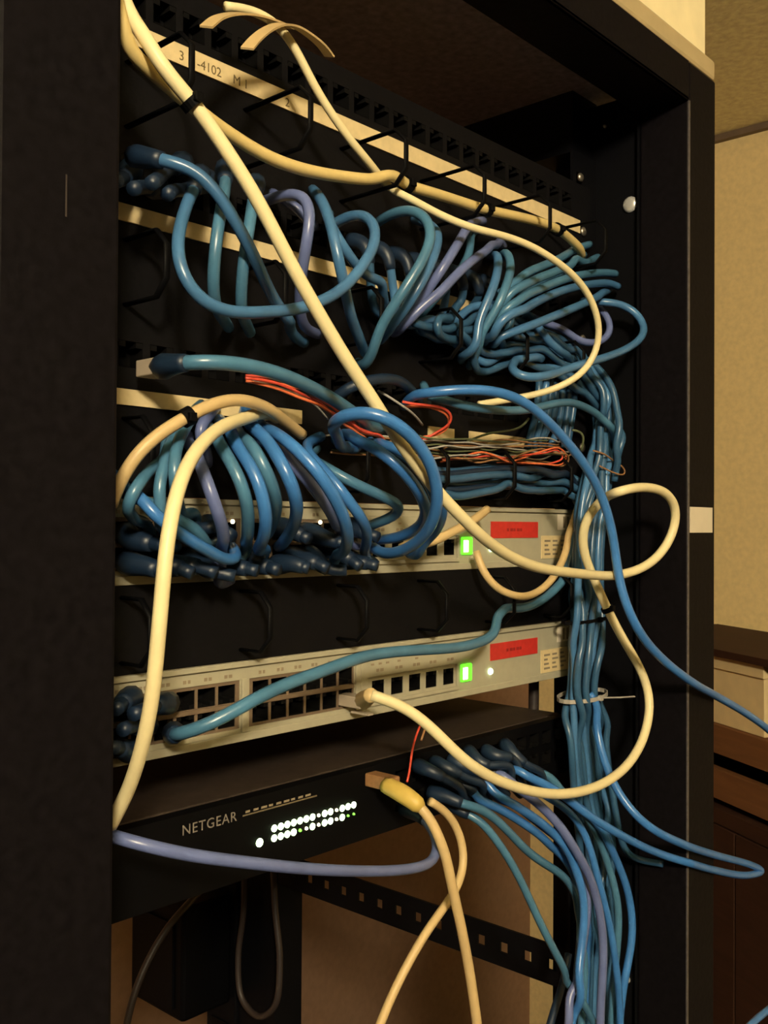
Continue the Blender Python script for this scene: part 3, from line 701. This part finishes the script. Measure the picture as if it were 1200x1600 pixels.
Fn('dark strand low in the blue fan behind the others', [(900,402),(880,420),(850,436),(822,455),(800,480),(780,515)], (-6,-14,-22,-26,-20))
B('big blue oval loop jutting out right over the dark side wall',
  [(918,470),(938,468),(970,473),(998,489),(1009,511),(1000,531),(974,548),(935,562),(900,572),(862,585),(828,592),(804,588),(797,576),(810,565),(840,556),(872,548)],
  (-14,-30,-48,-56,-56,-54,-50,-40,-24,-12), 'upper', 3.0)
B('small dark blue loop inside the jutting oval one', [(925,472),(938,481),(953,492),(958,514),(946,531),(918,537),(890,528),(860,511),(838,500)], (-10,-22,-26,-24,-18,-12), 'violet', 2.8)
B('short blue piece crossing inside the oval loop', [(826,505),(840,521),(854,536),(868,551),(890,566)], (-18,-28,-26,-16), 'upper', 2.9)

# --- middle: plug at left and long run leaving at right
GM = 'blue cables between the patch panels'
B('thick blue cable from a dark plug above the lowest label strip', [(252,574),(275,567),(310,565),(360,566),(400,573),(440,585),(480,602),(518,622),(548,642),(570,664)], (-26,-52,-60,-62,-60,-54,-44,-24), 'teal', 3.5, 'navy', GM, True)
B('long blue cable arching down along the rail, leaving the picture at right', [(640,624),(662,615),(690,611),(740,608),(780,612),(812,623),(850,652),(882,686),(911,722),(935,762),(950,802),(960,850),(966,900),(977,942),(1000,990),(1036,1031),(1080,1065),(1120,1088),(1160,1111),(1204,1143),(1260,1200)],
  (-14,-40,-62,-70,-74,-76,-78,-88,-94,-98,-110), 'blue', 3.2, None, GM)
B('blue cable dipping under the long arching one and joining the right bundle', [(644,618),(672,627),(704,632),(740,637),(790,642),(828,640),(860,632),(890,628),(922,640),(944,656),(956,680),(954,720)], (-10,-30,-42,-44,-40,-36,-30,-22), 'teal', 2.9, None, GM)
B('short dark blue arc behind the cream cable', [(530,616),(540,606),(562,597),(599,590),(624,594),(638,606),(644,622)], (-8,-18,-22,-18,-8), 'navy', 3.4, None, GM)
for k in range(7):
    x = 838+9.5*k
    cable(ORD[k]+' from left of seven short dark strands slanting down behind the white cable', [(x+14,572),(x+4,600),(x+2,640),(x-5,672),(x-13,700)], (-8-2*(k % 3),-12-3*(k % 2),-12,-9,-6), 2.7, ('deep','upper','deep')[k % 3], 'slanted strands by the right rail')

# --- lower loops into the upper switch
GL = 'blue cables looping into the upper cream switch'
def Lp(label, pts, ys, mt='blue', r=3.1): return cable(label, pts, ys, r, mt, GL)
Lp('dim blue cable dropping left of the thick cream one, nearest it', [(300,650),(286,674),(274,700),(268,728),(266,760),(272,792),(290,820)], (-14,-36,-50,-50,-44,-18), 'teal', 2.9)
Lp('dim blue cable dropping left of the thick cream one, middle', [(288,664),(263,696),(252,738),(246,780),(250,812),(262,836)], (-14,-36,-48,-44,-16), 'teal', 2.9)
Lp('dim blue cable dropping left of the thick cream one, nearest the post', [(262,684),(232,738),(213,774),(206,800),(212,826)], (-14,-36,-44,-34,-12), 'teal', 2.8)
Lp('blue cable sweeping from the left post low under the loops', [(178,750),(189,763),(217,785),(251,812),(282,835),(313,854),(334,864),(350,868)], (-30,-40,-46,-48,-42,-24), 'blue', 3.0)
Lp('upper of two cables sweeping right from the left post', [(190,768),(217,780),(254,793),(288,810),(318,835),(336,856)], (-26,-34,-38,-34,-18), 'teal', 2.9)
Lp('small blue piece rising behind the arch of the cream cable', [(326,644),(329,660),(331,684),(326,712)], (-8,-20,-22,-14), 'violet', 2.9)
Lp('grey-blue cable just right of the thick cream one', [(296,690),(308,713),(321,745),(333,781),(346,815),(350,846),(342,868)], (-20,-44,-58,-58,-44,-14), 'violet', 3.1)
Lp('dull teal cable curving down, first of the close row', [(332,668),(344,683),(358,710),(373,740),(386,780),(389,812),(382,842),(368,862)], (-14,-40,-58,-60,-44,-14), 'teal', 3.2)
Lp('bright blue cable curving down, second of the close row', [(350,664),(364,676),(388,716),(407,761),(418,796),(415,831),(404,853),(390,866)], (-14,-44,-64,-66,-48,-14), 'blue', 3.2)
Lp('greenish cable curving down, third of the close row', [(362,662),(376,679),(402,711),(422,745),(433,777),(430,806),(418,834)], (-14,-44,-62,-62,-44,-16), 'teal', 3.2)
Lp('broad blue cable with bright sheen, fourth of the close row', [(374,656),(388,667),(416,694),(443,727),(460,764),(465,797),(457,826),(440,852)], (-14,-48,-70,-74,-54,-16), 'blue', 3.3)
Lp('slim blue cable between the broad blue ones', [(408,676),(435,700),(466,734),(499,773),(522,812),(528,844)], (-14,-48,-64,-62,-44,-14), 'violet', 3.0)
Lp('broad blue cable hooking back at its foot', [(402,662),(420,671),(442,684),(468,705),(497,735),(522,773),(539,810),(544,843),(536,864),(516,872)], (-14,-46,-70,-80,-82,-76,-52,-18), 'blue', 3.2)
Lp('blue cable half hidden behind the hooked one', [(470,700),(498,726),(526,757),(553,793),(570,817),(574,842),(566,862)], (-14,-44,-58,-58,-42,-14), 'blue', 3.0)
Lp('green-blue cable running flat then folding back under the big loop', [(470,704),(497,722),(526,742),(567,762),(610,781),(635,793),(626,806),(594,816),(570,824)], (-14,-42,-52,-52,-42,-16), 'teal', 3.1)
Lp('biggest blue loop, round and nearest the viewer', [(540,692),(525,676),(519,664),(531,648),(562,639),(593,644),(621,659),(650,686),(672,717),(684,753),(685,787),(675,821),(658,843),(633,860),(604,867),(576,860)], (-30,-60,-84,-98,-104,-104,-98,-80,-50,-18), 'blue', 3.25)
Lp('blue loop inside the biggest one', [(528,686),(548,687),(577,694),(605,713),(633,737),(655,768),(667,801),(655,825),(627,839),(598,844)], (-16,-52,-76,-84,-82,-64,-42,-18), 'blue', 3.2)
Lp('shiny blue cable between the two big loops', [(578,690),(600,696),(633,705),(661,728),(681,759),(692,788),(689,816),(674,838),(650,856)], (-14,-48,-70,-76,-70,-44,-16), 'blue', 3.1)
Lp('short shiny blue strand under the biggest loop', [(604,700),(626,710),(653,728),(673,758),(683,790),(678,820),(655,846)], (-14,-40,-60,-66,-58,-36,-14), 'teal', 3.0)
COLS = [-416.5, -403, -389.5, -376, -362.5, -349, -325, -311.5, -298, -284.5, -271]
for k, cx in enumerate(COLS):
    for row, (zz, dn) in enumerate(((101.5, -7), (114.5, -4))):
        if row and k in (1, 4, 5, 7, 9): continue
        cable(('lower','upper')[row]+' row dark blue plug end in the upper cream switch, '+(ORD+('tenth','eleventh'))[k]+' column', None, None, 3.3, 'navy', 'dark plugs of the upper cream switch', boot='navy',
              raw=[(cx, -4, zz), (cx, -14, zz), (cx+2+k % 3, -24, zz+dn*0.4), (cx+6+k % 3, -31, zz+dn)])

# --- bundles: horizontal runs that turn down the right rail
GV = 'blue cables bundled along the right rail'
MT3 = ('teal', 'blue', 'violet')
for k in range(9):
    j = rng.uniform(-3, 3, 12)
    pts = [(596+14*k, 488+4*k+j[1]),(690+6*k, 494+7.5*k+j[1]),(740, 493+8.0*k+j[2]),(800, 505+7*k+j[3]),(868, 530+6*k),(914, 565+6*k),(936+3.4*k, 625+5*k),(930+3.6*k, 690),(903+5.2*k, 790),(899+4.9*k, 880),(897+5.3*k, 960),(894+5.0*k, 1030),(892+4.2*k, 1086),(893+4.4*k, 1140),(897+5.4*k, 1210),(905+6*k+j[4], 1300),(912+5*k+j[5], 1400),(906+6*k+j[6], 1500),(894+8*k, 1640)]
    cable('dark blue cable in the bundle running down the right rail from the upper panel', pts, (-12-4*(k % 3),-16,-18,-22-3*(k % 3),-26-4*(k % 2),-24-4*(k % 3),-22,-18-3*(k % 3),-20), 2.75, ('deep','upper','deep')[k % 3], GV, boot='navy', lead=((-262+18.26*k, -5, 290), (-262+18.26*k, -17, 290), (-261+18.26*k, -22, 281), (-256+18.26*k, -15, 262)))
for k in range(6):
    j = rng.uniform(-4, 4, 8)
    pts = [(668+3*k, 734+6*k+j[0]),(700, 738+7*k+j[1]),(770, 728+8*k+j[2]),(846, 734+6*k+j[3]),(892, 748+4*k),(914+4*k, 790+2*k),(905+5.5*k, 860),(900+6*k, 960),(895+5.2*k, 1040),(893+5*k, 1088),(897+6*k, 1160),(902+7*k, 1240),(912+7*k, 1330),(915+6*k, 1440),(902+8*k, 1640)]
    cable('dark blue cable in the bundle turning down the right rail above the upper switch', pts, (-8-2*(k % 3),-12-3*(k % 3),-14-4*(k % 2),-16,-14-3*(k % 3),-16-4*(k % 2),-14,-14), 2.7, ('deep','navy','deep')[k % 3], GV)

cable('dark blue cable bowing out widest right of the bundle at the rail', [(905,566),(928,580),(950,597),(962,630),(964,668),(958,700),(966,728),(962,752)], (-10,-30,-38,-38,-36), 2.8, 'deep', GV)
# --- grey-blue cord across the lower switch, up to the bundle
cable('grey-blue cable lying across the open ports of the lower switch',
      [(243,1136),(258,1147),(284,1148),(312,1138),(342,1126),(372,1107),(400,1091),(443,1070),(493,1053),(530,1039),(570,1025),(620,1018),(670,1015),(722,1011),(760,1000),(779,986),(776,970),(772,962),(800,956),(828,947),(856,932),(875,911),(890,880),(898,846),(903,812)],
      (-8,-34,-46,-50,-50,-46,-40,-34,-24,-18,-16,-14), 3.3, 'teal', 'loose blue cables', boot='navy')
for k, (px, py) in enumerate(((196,1100),(206,1132),(190,1160),(222,1108))):
    q = P(px, py, -16)
    cable(('topmost','rightmost middle','lowest','upper right')[k]+' dark blue plug end at the left ports of the lower switch', [(px+10, py-4),(px, py),(px-14, py+8)], (-8,-20,-26), 3.4, 'navy', 'dark plugs by the left post', boot='navy')
# --- plugs of the upper patch panel at the far left
for k, (px, py) in enumerate(((198,282),(222,290),(250,280),(272,296))):
    cable(ORD[k]+' from left of four dark plug ends in the upper patch panel', [(px+14, py-2),(px, py-4),(px-16, py+2)], (-8,-26,-34), 3.4, 'navy', 'dark plugs of the upper panel', boot='navy')

# --- black switch: blue cables
GN = 'blue cables plugged into the black switch'
cable('pale blue cable sagging from the left post under the black switch to its first port',
      [(168,1304),(182,1309),(230,1322),(300,1337),(380,1347),(450,1355),(520,1360),(600,1361),(652,1356),(682,1345),(690,1326),(682,1302),(668,1281),(652,1270),(632,1262)][::-1], (-8,-30,-44,-52,-60,-66,-64,-54,-42), 3.0, 'violet', GN, boot='navy')
def Nc(label, pts, ys, mt='blue', r=2.9): return cable(label, pts, ys, r, mt, GN, boot='navy')
Nc('blue cable from the black switch, lowest of the curving sheaf', [(672,1238),(692,1240),(720,1247),(753,1263),(787,1291),(820,1327),(853,1351),(884,1372),(908,1420),(914,1500),(905,1640)], (-8,-26,-36,-40,-40,-36,-34), 'teal')
Nc('single blue cable slanting alone across the orange wall patch', [(690,1246),(716,1252),(740,1266),(760,1292),(788,1330),(813,1374),(837,1427),(858,1470),(880,1511),(903,1553),(924,1590),(948,1640)], (-8,-28,-40,-46,-50,-50,-48), 'teal', 2.7)
Nc('blue cable from the black switch, middle of the curving sheaf', [(692,1216),(722,1230),(753,1247),(803,1277),(847,1307),(880,1338),(902,1376),(912,1420),(918,1500),(910,1640)], (-8,-28,-38,-40,-38,-34), 'blue')
Nc('blue cable stretching right to a hairpin bend in front of the post', [(764,1192),(780,1202),(807,1210),(847,1222),(873,1236),(900,1260),(933,1283),(967,1303),(1013,1327),(1060,1344),(1117,1360),(1167,1368),(1192,1361),(1172,1351),(1117,1336),(1060,1316),(1013,1292),(987,1268),(962,1232),(946,1196),(934,1150),(926,1110),(920,1084)], (-8,-32,-48,-60,-70,-80,-92,-96,-92,-76,-54,-36,-28), 'blue', 3.0)
Nc('bright violet-blue cable bending down in the middle of the lower sheaf', [(736,1190),(766,1206),(800,1226),(842,1256),(866,1280),(886,1306),(904,1336),(920,1366),(932,1400),(940,1440),(943,1480),(942,1520),(939,1560),(936,1640)], (-8,-36,-50,-56,-58,-58,-54), 'violet', 3.1)
Nc('blue cable left beside the bright violet one in the lower sheaf', [(708,1204),(742,1222),(792,1250),(852,1290),(884,1320),(898,1350),(908,1380),(914,1412),(912,1450),(906,1500),(898,1550),(888,1640)], (-8,-34,-46,-52,-54,-54,-50), 'blue', 3.0)
Nc('violet cable swinging left at the foot of the lower sheaf', [(722,1196),(760,1220),(812,1262),(868,1310),(908,1362),(920,1405),(916,1440),(910,1480),(904,1512),(896,1550),(884,1640)], (-8,-34,-44,-50,-52,-52,-50), 'violet', 3.0)
Nc('outermost blue cable bowing right in the lower sheaf', [(786,1184),(816,1200),(856,1226),(900,1258),(930,1280),(948,1310),(964,1346),(978,1380),(986,1416),(989,1450),(986,1482),(979,1514),(970,1570),(966,1640)], (-8,-34,-44,-48,-50,-50,-46), 'blue', 3.0)
Nc('blue cable just inside the outermost one of the lower sheaf', [(800,1186),(830,1206),(880,1240),(918,1276),(940,1320),(952,1356),(962,1392),(967,1426),(966,1462),(960,1520),(954,1640)], (-8,-32,-40,-44,-44,-40), 'teal', 2.9)
Nc('thin bright blue cable running to the bottom edge right of the violet one', [(756,1184),(800,1206),(856,1244),(896,1274),(912,1296),(922,1324),(930,1356),(942,1402),(953,1446),(959,1482),(964,1522),(968,1562),(970,1640)], (-8,-34,-44,-50,-52,-52,-50), 'blue', 2.7)
for k in range(6):
    cable(ORD[k]+' from left of six dark blue plug ends atop the black switch', [(652+26*k, 1196-5*k),(668+26*k, 1202-4*k),(700+26*k, 1218-3*k),(745+24*k, 1244-2*k)], (-8,-22,-28,-24), 2.8, 'navy', 'dark plugs of the black switch', boot='navy')
cable('dim blue cable dropping to a short hook right of the bundle', [(934,1088),(942,1130),(950,1190),(958,1246),(966,1290),(974,1330),(996,1344),(1036,1350)], (-24,-28,-34,-40,-48), 2.6, 'deep', 'loose blue cables')
cable('dark blue cable at the very bottom, left of the lower sheaf', [(888,1490),(882,1530),(872,1560),(862,1590),(850,1640)], (-20,-26,-30), 3.0, 'navy', 'loose blue cables')
cable('blue cable just entering the bottom right corner of the picture', [(1260,1545),(1228,1560),(1200,1578),(1172,1602),(1140,1640)], (-100,-100,-100), 3.0, 'blue', 'loose blue cables')

# --- loose coloured wires at the lower patch panel
GW = 'loose coloured wires'
def wire(label, pts, ys, mt, r=0.75, jit=0): return cable(label, [(x+random.uniform(-jit, jit), y+random.uniform(-jit, jit)) for x, y in pts], ys, r, mt, GW, name='wire', cat='wire', sides=6)
w1 = [(384,588),(410,589),(438,595),(468,606),(496,620),(520,636),(536,648),(556,664),(580,684),(600,694)]
for k in range(4):
    wire('red wire of the strand hanging under the thick blue cable', [(x, y+2.2*k) for x, y in w1], (-20,-30,-34,-30,-20), ('redw','orange','redw','orange')[k], 0.85, 1.2)
wire('pale wire beside the red strand under the thick blue cable', [(395,594),(430,604),(460,613),(490,625),(500,640),(512,655)], (-14,-24,-24,-14), 'greyw', 0.6)
for k in range(2):
    wire('orange wire bent in a hook right of the cream cable', [(628,626),(655,627+k),(684,632+2*k),(706,640+2*k),(716,652+k),(708,668),(690,680+k),(668,688),(640,694)], (-10,-26,-30,-28,-16,-8), ('redw','orange')[k], 0.95, 0.8)
for k in range(3):
    wire('orange wire of the flat tangle below the label strip pieces', [(690,722-2*k),(722,717-k),(758,710+2*k),(800,716),(840,708-2*k),(872,701+k),(888,708),(884,720+k),(850,725),(810,724-k),(776,720)], (-6,-16,-20,-20,-16,-8), ('orange','redw','brownw')[k], 0.7, 1.8)
for k in range(10):
    y0 = 684+random.uniform(0, 34)
    wire(('olive wire in the tangle below the label strip pieces','grey wire in the tangle below the label strip pieces','brown wire in the tangle below the label strip pieces')[k % 3],
         [(486+random.uniform(0,200), y0-8),(640+random.uniform(-20,60), y0-4),(730, y0+random.uniform(-6,6)),(790, y0+random.uniform(-6,8)),(846, y0+random.uniform(-8,8)),(882+random.uniform(-10,20), y0+random.uniform(-10,6))], (-4,-10-random.uniform(0,8),-14,-10,-5), ('green','greyw','brownw')[k % 3], 0.65, 2)
wire('white wire kinked above the middle label strip piece', [(590,610),(606,618),(634,632),(650,650),(660,664)], (-8,-18,-18,-8), 'greyw', 0.8)
wire('olive wire curling under the blue cable left of the right bundle', [(730,690),(760,676),(800,674),(816,668),(826,654)], (-6,-14,-16,-8), 'green', 0.9)
wire('olive wire looped at the right bundle', [(894,672),(908,664),(920,676),(918,692),(908,704)], (-34,-40,-40,-34), 'green', 0.9)
wire('pale pink wire looping right of the bundle', [(926,704),(944,712),(966,722),(982,736),(976,745),(956,738),(936,728)], (-30,-36,-38,-34), 'brownw', 0.7)
wire('thin red wire hanging down to the mustard boot', [(657,1132),(649,1150),(641,1172),(640,1186),(644,1198),(641,1212),(636,1222)], (-6,-12,-16,-18), 'redw', 0.75)
wire('brown wire end beside the thin red one', [(664,1138),(662,1148),(658,1157)], (-8,-10,-10), 'brownw', 0.8)

relax(); build_cables()

# --- cable ties
def tie(label, at, mt='plastic', wdt=3.0, tvec=None, key=None, row=None, r=None, grow=0.5):
    """band around a cable (key, near pixel at) or around the right-hand bundle at a pixel row"""
    if key:
        S = next(c['S'] for c in SPECS if c['key'] == key); k = int(np.argmin(np.linalg.norm(to_px(S)-np.array(at), axis=1))); k = min(max(k, 1), len(S)-2)
        c = S[k]; a = S[k+1]-S[k-1]; rr = next(c_['r'] for c_ in SPECS if c_['key'] == key)+grow; ru = rv = rr if r is None else r
        a /= np.linalg.norm(a); u = np.cross(a, [0, 1.0, 0]); u /= np.linalg.norm(u)
    else:
        pts = []
        for s_ in SPECS:
            if s_['group'] != GV: continue
            px = to_px(s_['S']); k = int(np.argmin(np.abs(px[:, 1]-row)))
            if abs(px[k, 1]-row) < 8 and 870 < px[k, 0] < 968: pts.append(s_['S'][k])
        pts = np.array(pts); c = (pts.min(0)+pts.max(0))/2; ru = (pts[:, 0].max()-pts[:, 0].min())/2+3.2; rv = (pts[:, 1].max()-pts[:, 1].min())/2+3.2
        c[:2] = (pts.min(0)[:2]+pts.max(0)[:2])/2; a = np.array([0.05, 0, -1.0]); a /= np.linalg.norm(a); u = np.array([1.0, 0, 0])
    v = np.cross(a, u); v /= np.linalg.norm(v); u = np.cross(v, a)
    if v[1] > 0: v = -v
    b = MB(); N = 20
    for k in range(N):
        th = 2*math.pi*k/N; d = u*math.cos(th)*ru + v*math.sin(th)*rv
        dn = d/np.linalg.norm(d)
        for (s_, h) in ((0, -1), (0.9, -1), (0.9, 1), (0, 1)): b.v.append(tuple(c + d + dn*s_ + a*h*wdt/2))
    for k in range(N):
        l = (k+1) % N
        for m_ in range(4):
            n_ = (m_+1) % 4; b.f.append((k*4+m_, k*4+n_, l*4+n_, l*4+m_))
    t = root('cable_tie', label, 'cable tie', c[0], c[1], c[2], 'cable ties')
    b.build('band', mt, t)
    h = c + v*rv
    MB().box(h[0]-2.0, h[0]+2.0, h[1]-2.2, h[1]+0.8, h[2]-2.0, h[2]+2.0).build('head', mt, t, bevel=0.4)
    if tvec is not None:
        q = np.array(tvec, float); MB().tube([h, h+q*0.5+np.array([0, -2, 0]), h+q], 1.3, 6, flat=0.5).build('tail', mt, t)
    return t
tie('black tie holding the two cream cables together at the top left', (299, 153), key='Y1', r=4.4, wdt=4)
tie('black tie around the tan cable at the lowest label strip', (292, 652), key='A', wdt=5)
tie('black tie on the cream cable right of the blue bundle', (949, 950), key='Y1', wdt=3.5)
tie('pale tie around the blue bundle below the lower switch', None, 'tie_w', row=1086, tvec=(24, -16, 0))
tie('black tie around the blue bundle beside the lower switch', None, row=968, wdt=2.4)
tie('black tie on the cream cable, leftmost of three under the label strip', (636, 290), key='Y2', wdt=5)
tie('black tie on the cream cable, middle of three under the label strip', (758, 327), key='Y2', wdt=5)
tie('black tie on the cream cable, rightmost of three under the label strip', (872, 358), key='Y2', wdt=5)

# --- dark cords behind the rack
def cordp(label, pts, mt='cord', r=3.2):
    S = spline(pts); return tag(MB().tube(S, r, 8).build('power_cord', mt, smooth=True), label, 'cord', 'dark cords behind the rack')
cordp('dark power cord hanging in a loop in front of the rear power strip', [PX(383, 1330, -6), PX(381, 1420, -8), PX(372, 1500, -12), PX(378, 1560, -14), PX(404, 1588, -14), PX(430, 1570, -12), PX(437, 1500, -8), PX(430, 1420, -6), PX(426, 1330, -4)], 'cord', 3.4)
cordp('dark cord running down slantwise in front of the back wall', [P(330, 1375, 330), P(296, 1410, 330), P(262, 1450, 330), P(232, 1500, 330), P(208, 1560, 330), P(190, 1640, 330)])
cordp('black cord hanging straight behind the right rail', [W(0,0,0)*0 + Vector(PX(835, 900, 2)), Vector(PX(834, 1000, 2)), Vector(PX(834, 1090, 2)), Vector(PX(832, 1180, 2)), Vector(PX(832, 1240, 2))], 'cord', 4.4)
